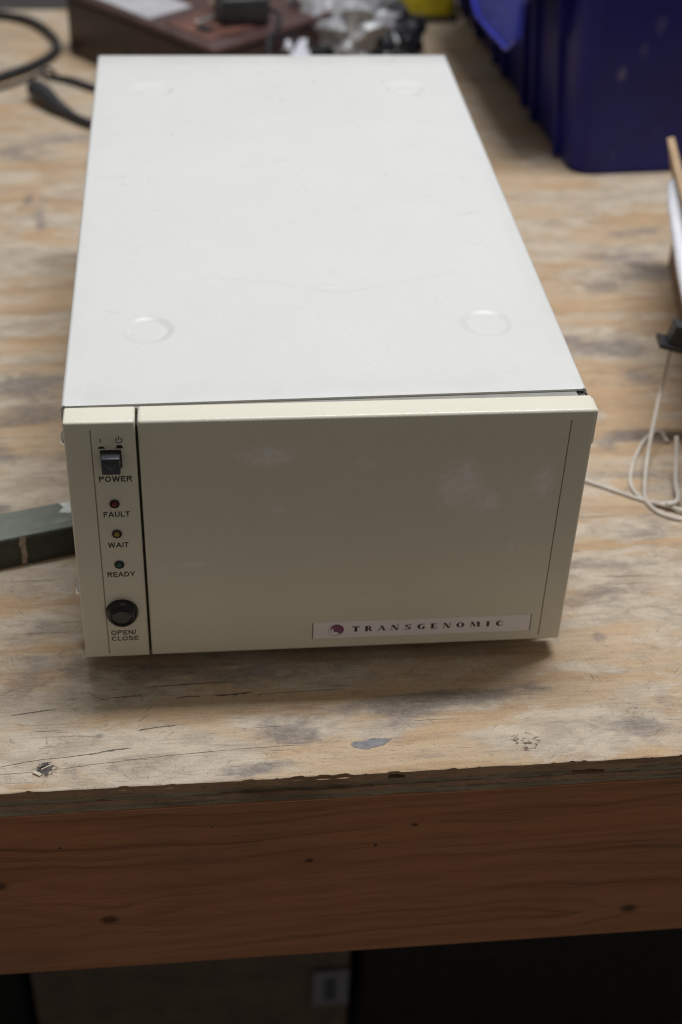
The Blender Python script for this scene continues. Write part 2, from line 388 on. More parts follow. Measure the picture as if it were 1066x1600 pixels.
# splintered front lip: fine strip whose outer rows are ragged, then turned down over the first ply
chip = lambda x: (np.clip(vnoise(x, x * 0, .013, 1, 3) * 2.2, -.2, 1) * .0005 + np.clip(vnoise(x, x * 0, .0035, 1, 4) - .12, 0, 1) * .0030 + np.clip(vnoise(x, x * 0, .05, 1, 9) - .3, 0, 1) * .002)
yl = np.array([0, .0005, .0012, .0022, .0034, .0046, .0062])
def lj(x, y): return chip(x) * np.clip(1 - y / .006, 0, 1)
def lz(x, y):
    e = np.clip(1 - y / .0050, 0, 1)
    return e * (np.clip(vnoise(x, y, .009, .0012, 5) - .02, 0, 1) * .0005 - np.clip(vnoise(x, y, .02, .002, 6), 0, 1) * .0009) - (y < .0004) * .0003
V2, Q2, I2 = sheet(np.arange(X0, X1, .0008), yl, lz, lj)
fr = I2[:, 0]; V3 = V2[fr].copy(); V3[:, 2] = -.0027; V3[:, 1] += .0001
o3 = len(V2); Q3 = np.stack([fr[:-1], o3 + np.arange(len(fr) - 1), o3 + np.arange(1, len(fr)), fr[1:]], -1)
NL = len(Q1) + len(Q2); VL = np.concatenate([V2, V3]); QL = np.concatenate([Q2, Q3])
VV = np.concatenate([V1, VL]); QQ = np.concatenate([Q1, QL + len(V1)])
me = bpy.data.meshes.new('tabletop'); me.from_pydata(VV.tolist(), [], QQ.tolist()); me.update()
att = me.color_attributes.new('stain', 'FLOAT_COLOR', 'POINT'); wx = VV[:, 0] + OX; wy = VV[:, 1] + OY
ww = wy + vnoise(wx, wy, .05, .02, 21) * .012; wu = wx + vnoise(wx, wy, .04, .03, 22) * .02
A = np.ones((len(VV), 4)); A[:, 3] = 1
for k, key in enumerate(('stain', 'orange', 'white')):
    a = np.zeros(len(VV))
    for cx, cy, rx, ry, s in BL[key]:
        a = np.maximum(a, s * np.exp(-((wu - cx) / rx) ** 2 - ((ww - cy) / ry) ** 2))
    A[:, k] = a
att.data.foreach_set('color', A.ravel())
top = link('tabletop', me, [M['wood'], M['ply1']], bench)
mi = np.zeros(len(QQ), dtype=np.int32); mi[NL:] = 1; me.polygons.foreach_set('material_index', mi)

def strip(name, x0, x1, z0, z1, y, mat, seed, rag=.0006, yb=.03):
    xs = np.arange(x0, x1 + .0006, .0012); zs = np.linspace(z0, z1, 5)
    XX, ZZ = np.meshgrid(xs, zs, indexing='ij')
    YY = y + vnoise(XX, ZZ, .006, .002, seed) * rag + vnoise(XX, ZZ, .04, .01, seed + 1) * rag * 1.5
    nx, nz = XX.shape; idx = np.arange(nx * nz).reshape(nx, nz)
    Q = np.stack([idx[:-1, :-1], idx[1:, :-1], idx[1:, 1:], idx[:-1, 1:]], -1).reshape(-1, 4).tolist()
    V = np.stack([XX, YY, ZZ], -1).reshape(-1, 3).tolist(); b = len(V)
    V += [(x0, yb, z0), (x1, yb, z0), (x1, yb, z1), (x0, yb, z1)]
    Q += [[b, b + 3, b + 2, b + 1], idx[:, 0].tolist()[::-1] + [b, b + 1], idx[:, -1].tolist() + [b + 2, b + 3], idx[0, :].tolist() + [b + 3, b], idx[-1, :].tolist()[::-1] + [b + 1, b + 2]]
    m = bpy.data.meshes.new(name); m.from_pydata(V, [], Q); m.update(); return link(name, m, mat, bench)
# plies of the panel; voids where a core strip is missing
strip('ply', X0, .0225, -.0072, -.0027, .0003, M['ply1'], 31, .0008)
strip('ply', .0315, X1, -.0072, -.0027, .0003, M['ply1'], 33, .0008)
strip('ply', X0, .126, -.0113, -.0075, .0013, M['ply2'], 35, .0012)
strip('ply', .1445, X1, -.0113, -.0075, .0012, M['ply2'], 37, .0012)
strip('ply', X0, X1, -.0152, -.0115, .0007, M['ply1'], 39, .0007)
strip('ply', X0, X1, -.0195, -.0154, .0012, M['ply2'], 41, .0010)
obj('core', box(X0 + .01, X1 - .01, .016, YB - .01, -.0193, -.0005), M['ply1'], bench)
# front rail with eased edges
bm = box(X0, X1, .0022, .040, -.1655, -.0200, bev=.0032, seg=4); obj('front_rail', bm, M['rail'], bench, True)
for sx_, sz_, w_, h_ in ((-.075, -.0395, .0007, .0007), (.018, -.064, .0012, .0010), (.205, -.031, .0009, .0008), (-.16, -.05, .0010, .0006)):
    obj('nail_hole', lathe([(w_, 0), (w_ * .8, .0002), (0, .0002)], 10, T(sx_, .0023, sz_) @ FRONT), M['dark'], bench)
obj('rear_rail', box(X0, X1, YB - .06, YB - .02, -.1655, -.0200, bev=.003), M['rail'], bench)
for xx in (X0 + .05, X1 - .14):
    for yy in (.042, YB - .15): obj('leg', box(xx, xx + .089, yy, yy + .089, -.92, -.0200, bev=.003), M['rail'], bench)
# knot with a lifted sliver (left), knot with split grain (right), filler patch, cracks
def blob(cx, cy, rx, ry, z0, z1, seed, nn=22, rot=0):
    r = random.Random(seed); pts = []
    for i in range(nn):
        a = 2 * math.pi * i / nn; k = 1 + r.uniform(-.22, .22)
        px, py = rx * math.cos(a) * k, ry * math.sin(a) * k
        pts.append((cx + px * math.cos(rot) - py * math.sin(rot), cy + px * math.sin(rot) + py * math.cos(rot)))
    return prism(pts, z0, z1)
lx, ly = -.0195 - OX, -.0725 - OY
obj('knot', blob(lx, ly + .0005, .0042, .0042, -.0004, .00025, 1), M['knot'], bench)
obj('splinter', box(-.0024, .0024, -.0009, .0009, 0, .0008, M=T(lx - .0040, ly - .0032, .0004) @ Matrix.Rotation(-.55, 4, 'Z') @ Matrix.Rotation(.1, 4, 'Y')), M['sliver'], bench)
obj('splinter', box(-.0035, .0035, -.0003, .0003, 0, .0006, M=T(lx + .001, ly + .0012, .0003) @ Matrix.Rotation(.5, 4, 'Z')), M['sliver'], bench)
obj('splinter', box(-.0028, .0028, -.0003, .0003, 0, .0006, M=T(lx - .0005, ly + .0028, .0002) @ Matrix.Rotation(.75, 4, 'Z')), M['knot'], bench)
px_, py_ = .1597 - OX, -.0668 - OY
obj('filler_patch', prism([(px_ - .0115, py_ + .001), (px_ - .0095, py_ - .0018), (px_ - .003, py_ - .0036), (px_ + .0035, py_ - .0020), (px_ + .0075, py_ - .0008), (px_ + .0125, py_ + .0032), (px_ + .006, py_ + .0040), (px_ + .001, py_ + .0046), (px_ - .004, py_ + .0024), (px_ - .009, py_ + .0026)], -.0003, .00022), M['patch'], bench)
def crack(P, w, seed):
    r = random.Random(seed); bm = bmesh.new(); Q = smooth_path([(a - OX, b - OY, 0) for a, b in P], 10); L = []
    for i, q in enumerate(Q):
        ww_ = w * (.3 + .7 * r.random()) * min(1, i / 3 + .1, (len(Q) - 1 - i) / 3 + .1); j = r.uniform(-1, 1) * .00018
        L.append((bm.verts.new((q.x, q.y + j - ww_, .00012)), bm.verts.new((q.x, q.y + j + ww_, .00012)), bm.verts.new((q.x, q.y + j, -.0008))))
    for a, b in zip(L, L[1:]):
        bm.faces.new((a[0], b[0], b[1], a[1])); bm.faces.new((a[0], a[2], b[2], b[0])); bm.faces.new((a[1], b[1], b[2], a[2]))
    return obj('crack', bm, M['knot'], bench)
crack([(-.044, -.0690), (-.025, -.0655), (-.005, -.0640), (.008, -.0625)], .00028, 1)
crack([(.004, -.0632), (.016, -.0610), (.026, -.0600)], .00065, 7)
crack([(-.044, -.0745), (-.02, -.0735), (.01, -.0705), (.05, -.0670), (.09, -.0650), (.12, -.0645)], .00016, 2)
crack([(-.041, -.0305), (-.028, -.0285), (-.016, -.0272)], .00038, 3)
crack([(.006, -.0215), (.020, -.020), (.032, -.0195)], .00032, 4)
crack([(.074, -.0225), (.085, -.0222), (.095, -.0215)], .00085, 5)
crack([(.096, -.0235), (.12, -.0225), (.15, -.0222)], .0002, 6)
crack([(.03, -.0470), (.04, -.0455), (.052, -.0445)], .0006, 8)
crack([(.052, -.0235), (.058, -.0222), (.066, -.0222)], .0005, 9)

# ------------------------------------------------------------------ stored boxes and an added shadow filler under the bench
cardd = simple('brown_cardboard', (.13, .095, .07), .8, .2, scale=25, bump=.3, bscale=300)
sc_ = thing('storage_crate', 'black crate in the dark under the bench, left of the cardboard box', 'crate', (-.62, .32, -.92), 0)  # added black box that fills the bare shadow left of the carton
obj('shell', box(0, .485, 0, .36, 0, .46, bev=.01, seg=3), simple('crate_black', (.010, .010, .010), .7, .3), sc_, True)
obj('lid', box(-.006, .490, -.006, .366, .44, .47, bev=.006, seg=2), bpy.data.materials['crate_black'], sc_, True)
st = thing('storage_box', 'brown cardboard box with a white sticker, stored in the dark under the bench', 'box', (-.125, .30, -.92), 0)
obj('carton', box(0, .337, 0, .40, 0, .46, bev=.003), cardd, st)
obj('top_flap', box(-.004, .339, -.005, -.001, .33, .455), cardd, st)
obj('sticker', box(.297, .336, -.0066, -.0051, .122, .183), simple('white_sticker', (.20, .20, .24), .5, .05), st)  # white sticker greyed to paint the dimness under the bench
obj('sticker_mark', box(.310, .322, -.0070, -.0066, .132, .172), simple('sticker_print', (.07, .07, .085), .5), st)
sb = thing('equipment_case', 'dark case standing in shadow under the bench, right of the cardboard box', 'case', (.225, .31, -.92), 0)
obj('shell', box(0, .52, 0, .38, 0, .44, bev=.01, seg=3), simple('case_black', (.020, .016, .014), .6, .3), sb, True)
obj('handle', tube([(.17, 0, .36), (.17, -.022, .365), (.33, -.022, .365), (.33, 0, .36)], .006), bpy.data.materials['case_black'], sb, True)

# ------------------------------------------------------------------ the instrument
inst = thing('lab_instrument', 'beige bench-top laboratory instrument with its front door closed, in the middle of the workbench', 'lab instrument', (0, 0, 0))
H0, H1, WD = .012, .1763, .280
YD = .0140
def face_panel(x0, x1, outline=None, grooves=(), bev=.0019, extra=0):
    """folded sheet front, front face at y = 0, returned with engraved vertical grooves"""
    bm = box(x0, x1, 0, YD, H0, H1)
    bm.edges.ensure_lookup_table()
    es = [e for e in bm.edges if all(abs(v.co.y) < 1e-6 for v in e.verts)]
    es += [e for e in bm.edges if abs(e.verts[0].co.x - e.verts[1].co.x) < 1e-6 and abs(e.verts[0].co.z - e.verts[1].co.z) < 1e-6 and e.verts[0].co.z > .1]
    ed = {}
    bmesh.ops.bevel(bm, geom=es, offset=bev, segments=5, profile=.5, affect='EDGES')
    for gx, z0, z1 in grooves:
        for co, no in (((gx - .00032, 0, 0), (1, 0, 0)), ((gx + .00032, 0, 0), (1, 0, 0)), ((0, 0, z0), (0, 0, 1)), ((0, 0, z1), (0, 0, 1))):
            bmesh.ops.bisect_plane(bm, geom=bm.verts[:] + bm.edges[:] + bm.faces[:], plane_co=co, plane_no=no)
        fs = [f for f in bm.faces if abs(f.calc_center_median().y) < 1e-6 and abs(f.calc_center_median().x - gx) < .0003 and z0 < f.calc_center_median().z < z1]
        r = bmesh.ops.extrude_face_region(bm, geom=fs)
        bmesh.ops.translate(bm, vec=(0, .0016, 0), verts=[v for v in r['geom'] if isinstance(v, bmesh.types.BMVert)])
        bmesh.ops.delete(bm, geom=fs, context='FACES')
    return bm
panel = obj('control_panel', face_panel(0, .0367, grooves=[(.0138, .0156, .1717)], bev=.0014), M['panel'], inst, True)
door = obj('door', face_panel(.0380, WD, grooves=[(.2667, .0159, .1700)]), M['door'], inst, True)
# hinge knuckle in the door's upper right corner
obj('hinge', box(WD - .0022, WD + .0007, .0004, YD - .0002, .1535, H1 - .0006, bev=.0012, seg=4), M['door'], door, True)
# top cover: folded sheet, front edge a little off square, four stacking recesses
LX0, LX1, LY1, LZ, TH = -.0016, .2786, .5195, .1773, .0014
def lid_front(x): return .0153 + (x - LX0) / (LX1 - LX0) * .0048
dim = [(.0425, .0910), (.2362, .0915), (.0432, .4485), (.2359, .4492)]
def arr(c, n=15): return [c + t for t in np.linspace(-.0155, .0155, n)]
R_ = .0025
prof = [(LX0, .0137), (LX0, .06), (LX0, .12), (LX0, LZ - R_)]
for i in range(1, 6):
    a = math.pi / 2 * i / 6; prof.append((LX0 + R_ * (1 - math.cos(a)), LZ - R_ * (1 - math.sin(a))))
xs = sorted(set(np.round(list(np.linspace(LX0 + R_, LX1 - R_, 24)) + list(np.linspace(.024, .062, 34)) + list(np.linspace(.2175, .255, 34)), 5)))
for x_ in xs: prof.append((x_, LZ))
for i in range(1, 6):
    a = math.pi / 2 * i / 6; prof.append((LX1 - R_ * (1 - math.sin(a)), LZ - R_ * (1 - math.cos(a))))
prof += [(LX1, LZ - R_), (LX1, .12), (LX1, .06), (LX1, .0137)]
ys = sorted(set(np.round(list(np.linspace(0, 1, 20)) + list(np.linspace(.105, .19, 50)) + list(np.linspace(.80, .915, 50)), 5)))
def sst(a, b, v):
    t = min(1, max(0, (v - a) / (b - a))); return t * t * (3 - 2 * t)
bm = bmesh.new(); G = []
for (x_, z_) in prof:
    row = []
    for t_ in ys:
        y_ = lid_front(x_) * (1 - t_) + LY1 * t_; zz = z_
        if z_ >= LZ - 1e-6:
            for cx, cy in dim:
                d = math.hypot(x_ - cx, y_ - cy)
                if d < .017: zz = LZ - .0017 * sst(.0162, .0098, d) + .0003 * sst(.0092, .0084, d)
            zz += .0002 * math.sin(x_ * 9) * math.sin(y_ * 7)
        # rolled front edge
        e = y_ - lid_front(x_)
        if t_ == 0 and z_ >= LZ - 1e-6: zz -= .0007
        row.append(bm.verts.new((x_, y_, zz)))
    G.append(row)
for a, b in zip(G, G[1:]):
    for j in range(len(ys) - 1): bm.faces.new((a[j], b[j], b[j + 1], a[j + 1]))
me = bm_mesh(bm, 'lid', True)
me.flip_normals() if me.polygons[len(me.polygons) // 2].normal.z < 0 else None
lid = link('lid', me, M['lid'], inst); md = lid.modifiers.new('thickness', 'SOLIDIFY'); md.thickness = TH; md.offset = -1
bv = lid.modifiers.new('edge', 'BEVEL'); bv.width = .0004; bv.segments = 2; bv.limit_method = 'ANGLE'; bv.angle_limit = math.radians(50)
# inner chassis that shows as a grey lip between lid and door
obj('chassis', box(.0008, .2760, .0165, .518, .0135, .1738, bev=.0008), M['chassis'], inst)
obj('chassis_lip', box(.0095, .2730, .0142, .0230, .150, .1752, bev=.0003), M['chassis'], inst)
lt = obj('latch', box(.2738, .2748, .0143, .0185, .166, .1752), M['blackm'], inst)
obj('latch', box(.2775, .2784, .0143, .0185, .166, .1752), M['blackm'], inst); obj('latch', box(.2749, .2774, .0160, .0185, .166, .1746), M['steel'], inst)
obj('gasket', box(.0370, .0377, .003, .0160, H0 + .001, H1 - .004), M['dark'], inst)  # dark strip filling the gap between control panel and door
obj('gasket', box(.0006, .0090, .0142, .0152, .1700, .1752), M['dark'], inst)  # dark strip filling the gap behind the panel's top left
for fx, fy in ((.035, .045), (.245, .045), (.035, .475), (.245, .475)):
    obj('foot', lathe([(.009, 0), (.0105, .001), (.0115, .0135)], 24, T(fx, fy, 0)), M['rubber'], inst, True)
# side screws
for sy, sz in ((.0342, .1436), (.0320, .0376)):
    MM = T(LX0, sy, sz) @ Matrix.Rotation(math.radians(-90), 4, 'Y')
    s = obj('screw', lathe([(.0030, 0), (.0030, .0008), (.0047, .0009), (.0047, .0016), (.0043, .0028), (.0030, .0037), (.0012, .0040), (0, .0040)], 20, MM), M['steel'], inst, True)
    obj('screw_slot', box(LX0 - .0041, LX0 - .0036, sy - .0022, sy + .0022, sz - .0004, sz + .0004), M['dark'], s)
# power key
bezel = obj('power_button_bezel', box(.0180, .0290, -.0006, 0, .1474, .1590, bev=.0002), M['dark'], inst)
pb = obj('power_button', box(.0186, .0283, -.0074, .0, .1480, .1583, bev=.0006, seg=3), M['cap'], inst, True)
bm = bmesh.new()
add_prism(bm, [(-.0030, .0022), (-.0020, -.0006), (0, -.0022), (.0020, -.0006), (.0030, .0022), (.0018, .0018), (.0010, -.0002), (0, .0012), (-.0010, -.0002), (-.0018, .0018)], 0, .00012, T(.02345, -.00742, .1530) @ FRONT)
obj('button_relief', bm, simple('worn_key_relief', (.10, .10, .115), .35, .2), pb)  # paler W paints the reflection in the key's recess
# indicator lights
for z_, m_ in ((.1239, 'red'), (.1034, 'yellow'), (.0817, 'green')):
    il = obj('indicator_light', lathe([(.00275, 0), (.00275, .0006), (.0024, .0009), (.00205, .0009), (.00195, .0002), (0, .0002)], 28, T(.0234, 0, z_) @ FRONT), M['blackm'], inst, True)
    obj('lens', lathe([(.0018, .0002), (.0017, .0007), (.0012, .0013), (.0006, .0016), (0, .0017)], 24, T(.0234, 0, z_) @ FRONT), M[m_], il, True)
# open / close button
ob = obj('open_close_button', lathe([(.0092, 0), (.0091, .0012), (.0086, .0030), (.0076, .0046), (.0070, .0050), (.0062, .0050), (.0060, .0047), (.0059, .0040), (0, .0040)], 48, T(.0229, 0, .0470) @ FRONT), M['black'], inst, True)
obj('plunger', lathe([(.0058, .0040), (.0058, .0047), (.0052, .0050), (.0030, .0048), (0, .0047)], 40, T(.0229, 0, .0470) @ FRONT), M['black'], ob, True)

# ---- printed text on the panel
def text_mesh(body, x0, x1, zc, cap, mat, parent, name='lettering', y=-.00004, ext=.00003, bold=.0):
    cu = bpy.data.curves.new('txt', 'FONT'); cu.body = body; cu.size = 1; cu.extrude = 0; cu.offset = bold
    o = bpy.data.objects.new('txt', cu); COL.objects.link(o); bpy.context.view_layer.update()
    me = bpy.data.meshes.new_from_object(o.evaluated_get(bpy.context.evaluated_depsgraph_get()))
    bpy.data.objects.remove(o)
    P = np.array([v.co[:] for v in me.vertices]); lo = P.min(0); hi = P.max(0)
    for v in me.vertices:
        v.co = Vector((x0 + (v.co.x - lo[0]) / (hi[0] - lo[0]) * (x1 - x0), y, zc + ((v.co.y - lo[1]) / (hi[1] - lo[1]) - .5) * cap))
    me.name = name; return link(name, me, mat, parent)
def stroke_text(word, x0, x1, zc, cap, parent, t=.20):
    """grotesque capitals from strokes of even weight"""
    def el(cx, cy, rx, ry, a0, a1, n=14): return [(cx + rx * math.cos(math.radians(a0 + (a1 - a0) * i / n)), cy + ry * math.sin(math.radians(a0 + (a1 - a0) * i / n))) for i in range(n + 1)]
    h = t / 2; a, b = h, 1 - h
    G = {'P': (.80, [[(h, 0), (h, 1)], [(h, b), (.46, b)] + el(.46, .735, .27, .265 - h, 90, -90)[1:] + [(h, .47 + h)]]),
         'O': (.98, [el(.49, .5, .49 - h, .5 - h, 0, 360, 30)]), 'C': (.90, [el(.48, .5, .48 - h, .5 - h, 38, 322, 24)]),
         'W': (1.24, [[(.06, 1), (.33, .03), (.62, .97), (.91, .03), (1.18, 1)]]),
         'E': (.76, [[(.76, b), (h, b), (h, a), (.78, a)], [(h, .52), (.70, .52)]]), 'F': (.70, [[(.70, b), (h, b), (h, 0)], [(h, .5), (.62, .5)]]),
         'R': (.88, [[(h, 0), (h, 1)], [(h, b), (.52, b)] + el(.52, .74, .27, .26 - h, 90, -90)[1:] + [(h, .48 + h)], [(.46, .50), (.83, 0)]]),
         'A': (.94, [[(.05, 0), (.47, .97), (.89, 0)], [(.20, .34), (.74, .34)]]), 'U': (.84, [[(h, 1), (h, .36)] + el(.42, .36, .42 - h, .36 - h, 180, 360) + [(.84 - h, 1)]]),
         'L': (.66, [[(h, 1), (h, a), (.66, a)]]), 'T': (.80, [[(0, b), (.80, b)], [(.40, b), (.40, 0)]]), 'I': (.14, [[(h, 0), (h, 1)]]),
         'D': (.88, [[(h, 0), (h, 1)], [(h, b), (.42, b)] + el(.42, .5, .46 - h, .5 - h, 90, -90)[1:] + [(h, a)]]), 'Y': (.90, [[(.05, 1), (.45, .44), (.85, 1)], [(.45, .46), (.45, 0)]]),
         'N': (.84, [[(h, 0), (h, 1)], [(h, .96), (.84 - h, .04)], [(.84 - h, 0), (.84 - h, 1)]]),
         'S': (.82, [el(.41, .735, .33, .265 - h, 15, 250, 16) + [(.55, .47)] + el(.41, .265, .35, .265 - h, 55, -165, 16)]), '/': (.34, [[(.02, -.02), (.32, 1.02)]])}
    gap = .17; tot = sum(G[c_][0] for c_ in word) + gap * (len(word) - 1); k = (x1 - x0) / tot; cx = 0; bm = bmesh.new(); lay = 0
    for c_ in word:
        w, ss = G[c_]
        for P in ss:
            for p, q in zip(P, P[1:]):
                d = Vector((q[0] - p[0], q[1] - p[1])); L_ = d.length
                if L_ < 1e-6: continue
                d /= L_; nrm = Vector((-d.y, d.x)) * h; e = d * (h * .35 if len(P) > 2 else 0); lay += 1
                pts = [Vector(p) - e - nrm, Vector(q) + e - nrm, Vector(q) + e + nrm, Vector(p) - e + nrm]
                bm.faces.new([bm.verts.new((x0 + (cx + v.x) * k, -.00003 - (lay % 40) * 4e-7, zc + (v.y - .5) * cap)) for v in pts])
        cx += w + gap
    return link('lettering', bm_mesh(bm, 'lettering'), M['ink'], parent)
stroke_text('POWER', .0163, .0336, .1402, .0037, panel)
stroke_text('FAULT', .0171, .0312, .1167, .0035, panel)
stroke_text('WAIT', .0182, .0293, .0955, .0035, panel)
stroke_text('READY', .0164, .0316, .0746, .0035, panel)
stroke_text('OPEN/', .0157, .0299, .0311, .0035, panel, .19)
stroke_text('CLOSE', .0158, .0310, .0265, .0034, panel, .19)
FR = lambda x, z: T(x, -.00003, z) @ FRONT
bm = bmesh.new(); add_prism(bm, [(-.00022, -.0014), (.00022, -.0014), (.00022, .0014), (-.00022, .0014)], 0, .00003, FR(.0186, .1649)); obj('on_mark', bm, M['ink'], panel)
def arc_band(bm, r0, r1, a0, a1, Mx, n=28, sx=1, sy=1):
    for i in range(n):
        a, b = a0 + (a1 - a0) * i / n, a0 + (a1 - a0) * (i + 1) / n
        add_prism(bm, [(r0 * math.cos(a) * sx, r0 * math.sin(a) * sy), (r1 * math.cos(a) * sx, r1 * math.sin(a) * sy), (r1 * math.cos(b) * sx, r1 * math.sin(b) * sy), (r0 * math.cos(b) * sx, r0 * math.sin(b) * sy)], 0, .00003, Mx)
bm = bmesh.new(); arc_band(bm, .00135, .00185, math.radians(120), math.radians(420), FR(.0281, .1649), 28, 1, 1)
add_prism(bm, [(-.00022, .0002), (.00022, .0002), (.00022, .0026), (-.00022, .0026)], 0, .00003, FR(.0281, .1649)); obj('standby_mark', bm, M['ink'], panel)
bm = bmesh.new(); pts = [(-.0021, 0)] + [(.0018 * math.cos(a), .0013 * math.sin(a) + .0002) for a in np.linspace(0, math.pi, 12)][::-1] + [(.0021, 0)]
add_prism(bm, pts[::-1], 0, .00003, FR(.0189, .1598)); obj('released_mark', bm, M['ink'], panel)
bm = bmesh.new(); add_prism(bm, [(-.0022, 0), (.0022, 0), (.0022, .0005), (.0015, .0005), (.0015, .0021), (-.0015, .0021), (-.0015, .0005), (-.0022, .0005)], 0, .00003, FR(.0282, .1598)); obj('pressed_mark', bm, M['ink'], panel)

# ---- name plate
plate = obj('name_plate', box(.1320, .2605, -.00030, 0, .0203, .0325, bev=.00008), M['plate'], door)
obj('plate_edge', box(.1315, .1319, -.0002, 0, .0202, .0326), M['dark'], plate); obj('plate_edge', box(.2606, .2610, -.0002, 0, .0202, .0326), M['dark'], plate)  # dark strips paint the recess shadows at both plate ends
PY = -.00033
def letters(word_x, zc, h, w):
    """extended high-contrast roman capitals, drawn as polygons in a unit box"""
    t, k = .40, .16
    def rect(x0, y0, x1, y1): return [(x0, y0), (x1, y0), (x1, y1), (x0, y1)]
    def bowl(cx, cy, rx, ry, a0, a1, thick=t, thin=k, n=22):
        out = []
        for i in range(n):
            a, b = math.radians(a0 + (a1 - a0) * i / n), math.radians(a0 + (a1 - a0) * (i + 1) / n)
            out.append([((rx - thick) * math.cos(a) + cx, (ry - thin) * math.sin(a) + cy), (rx * math.cos(a) + cx, ry * math.sin(a) + cy),
                        (rx * math.cos(b) + cx, ry * math.sin(b) + cy), ((rx - thick) * math.cos(b) + cx, (ry - thin) * math.sin(b) + cy)])
        return out
    L = {
        'T': [rect(.38, 0, .38 + t, 1), rect(0, .86, 1.1, 1), rect(0, .72, .1, .88), rect(1., .72, 1.1, .88), rect(.28, 0, .82, .06)],
        'R': [rect(.08, 0, .08 + t, 1), rect(0, 0, .5, .06), rect(0, .94, .5, 1)] + bowl(.5, .73, .46, .27, -90, 90, .3, .08) + [rect(.4, .92, .52, 1), rect(.4, .46, .52, .54), [(.5, .5), (.78, .5), (1.14, 0), (.8, 0)]],
        'A': [[(0, 0), (.12, 0), (.58, 1), (.46, .92)], [(.40, 1), (.66, 1), (1.16, 0), (.78, 0)], rect(.22, .28, .86, .38), rect(-.05, 0, .22, .06)],
        'N': [rect(.06, 0, .17, 1), rect(.94, 0, 1.05, 1), [(.02, 1), (.40, 1), (1.05, 0), (.72, 0)], rect(-.04, 0, .27, .06), rect(.84, .94, 1.15, 1)],
        'S': bowl(.55, .735, .46, .265, 20, 200, .26, .1) + bowl(.55, .265, .50, .265, -160, 20, .28, .1) + [[(.09, .73), (.36, .80), (1.04, .30), (.78, .20)], rect(.92, .66, 1., .92), rect(.06, .08, .14, .34)],
        'G': bowl(.58, .5, .56, .5, 55, 305) + [rect(.80, 0.02, 1.12, .46), rect(.66, .42, 1.2, .48), rect(.96, .66, 1.04, .96)],
        'E': [rect(.08, 0, .08 + t, 1), rect(0, 0, 1., .09), rect(0, .91, .96, 1), rect(.3, .46, .78, .54), rect(.92, 0, 1., .28), rect(.88, .72, .96, 1), rect(.74, .36, .8, .64)],
        'O': bowl(.58, .5, .58, .5, 0, 360, .36, .08, 34),
        'M': [rect(.02, 0, .12, 1), [(.0, 1), (.34, 1), (.74, .1), (.60, 0), (.55, 0)], [(1.08, 1), (.96, 1), (.56, 0), (.66, .1)], rect(1.0, 0, 1.34, 1), rect(-.06, 0, .2, .06), rect(.92, 0, 1.42, .06)],
        'I': [rect(.38, 0, .38 + t, 1), rect(.28, 0, .82, .06), rect(.28, .94, .82, 1)],
        'C': bowl(.58, .5, .56, .5, 50, 310) + [rect(.98, .64, 1.06, .96), rect(.98, .08, 1.06, .3)],
    }
    for ch, cx in word_x:
        bm = bmesh.new()
        for i, poly in enumerate(L[ch]):
            area_ = sum(poly[j][0] * poly[(j + 1) % len(poly)][1] - poly[(j + 1) % len(poly)][0] * poly[j][1] for j in range(len(poly)))
            if area_ < 0: poly = poly[::-1]
            dy = PY - i * 1e-7
            vs = [bm.verts.new((cx + (px - .56) * w, dy, zc + (pz - .5) * h)) for px, pz in poly]
            try: bm.faces.new(vs)
            except ValueError: pass
        link('letter', bm_mesh(bm, 'letter'), M['letter'], plate)
letters([('T', .1569), ('R', .1644), ('A', .1722), ('N', .1800), ('S', .1877), ('G', .1954), ('E', .2033), ('N', .2108), ('O', .2187), ('M', .2272), ('I', .2352), ('C', .2422)], .0268, .0041, .0040)
# round emblem: lilac ring, purple disc with pale dotted lower left
bm = bmesh.new(); C0 = T(.1454, PY, .0265) @ FRONT
arc_band(bm, .0043, .0046, 0, 2 * math.pi, C0, 40); obj('emblem_ring', bm, M['lilac'], plate)
bm = bmesh.new(); C1 = T(.1459, PY - .00001, .0269) @ FRONT
pts = []
for i in range(40):
    a = 2 * math.pi * i / 40; pts.append((.0040 * math.cos(a), .0039 * math.sin(a)))
add_prism(bm, pts, 0, .00003, C1); emb = obj('emblem', bm, M['purple'], plate)
bm = bmesh.new()
add_prism(bm, [(-.0036, -.0004), (-.0022, .0012), (-.0016, -.0016), (.0008, -.0019), (.0016, -.0032), (-.0004, -.0037), (-.0027, -.0027)], 0, .00003, T(.1457, PY - .00005, .0267) @ FRONT)
obj('emblem_highlight', bm, M['plate'], emb)
bm = bmesh.new()
for i in range(6):
    for j in range(7):
        dx, dz = -.0026 + j * .00085 + (i % 2) * .0004, -.0022 + i * .00085
        if dx * dx + dz * dz < .0034 ** 2 and dx + dz < 2.4e-3: add_prism(bm, [(dx - .00012, dz - .00012), (dx + .00012, dz - .00012), (dx + .00012, dz + .00012), (dx - .00012, dz + .00012)], 0, .00001, T(.1459, PY - .00005, .0269) @ FRONT)
dots = obj('emblem_dots', bm, M['lilac'], emb)

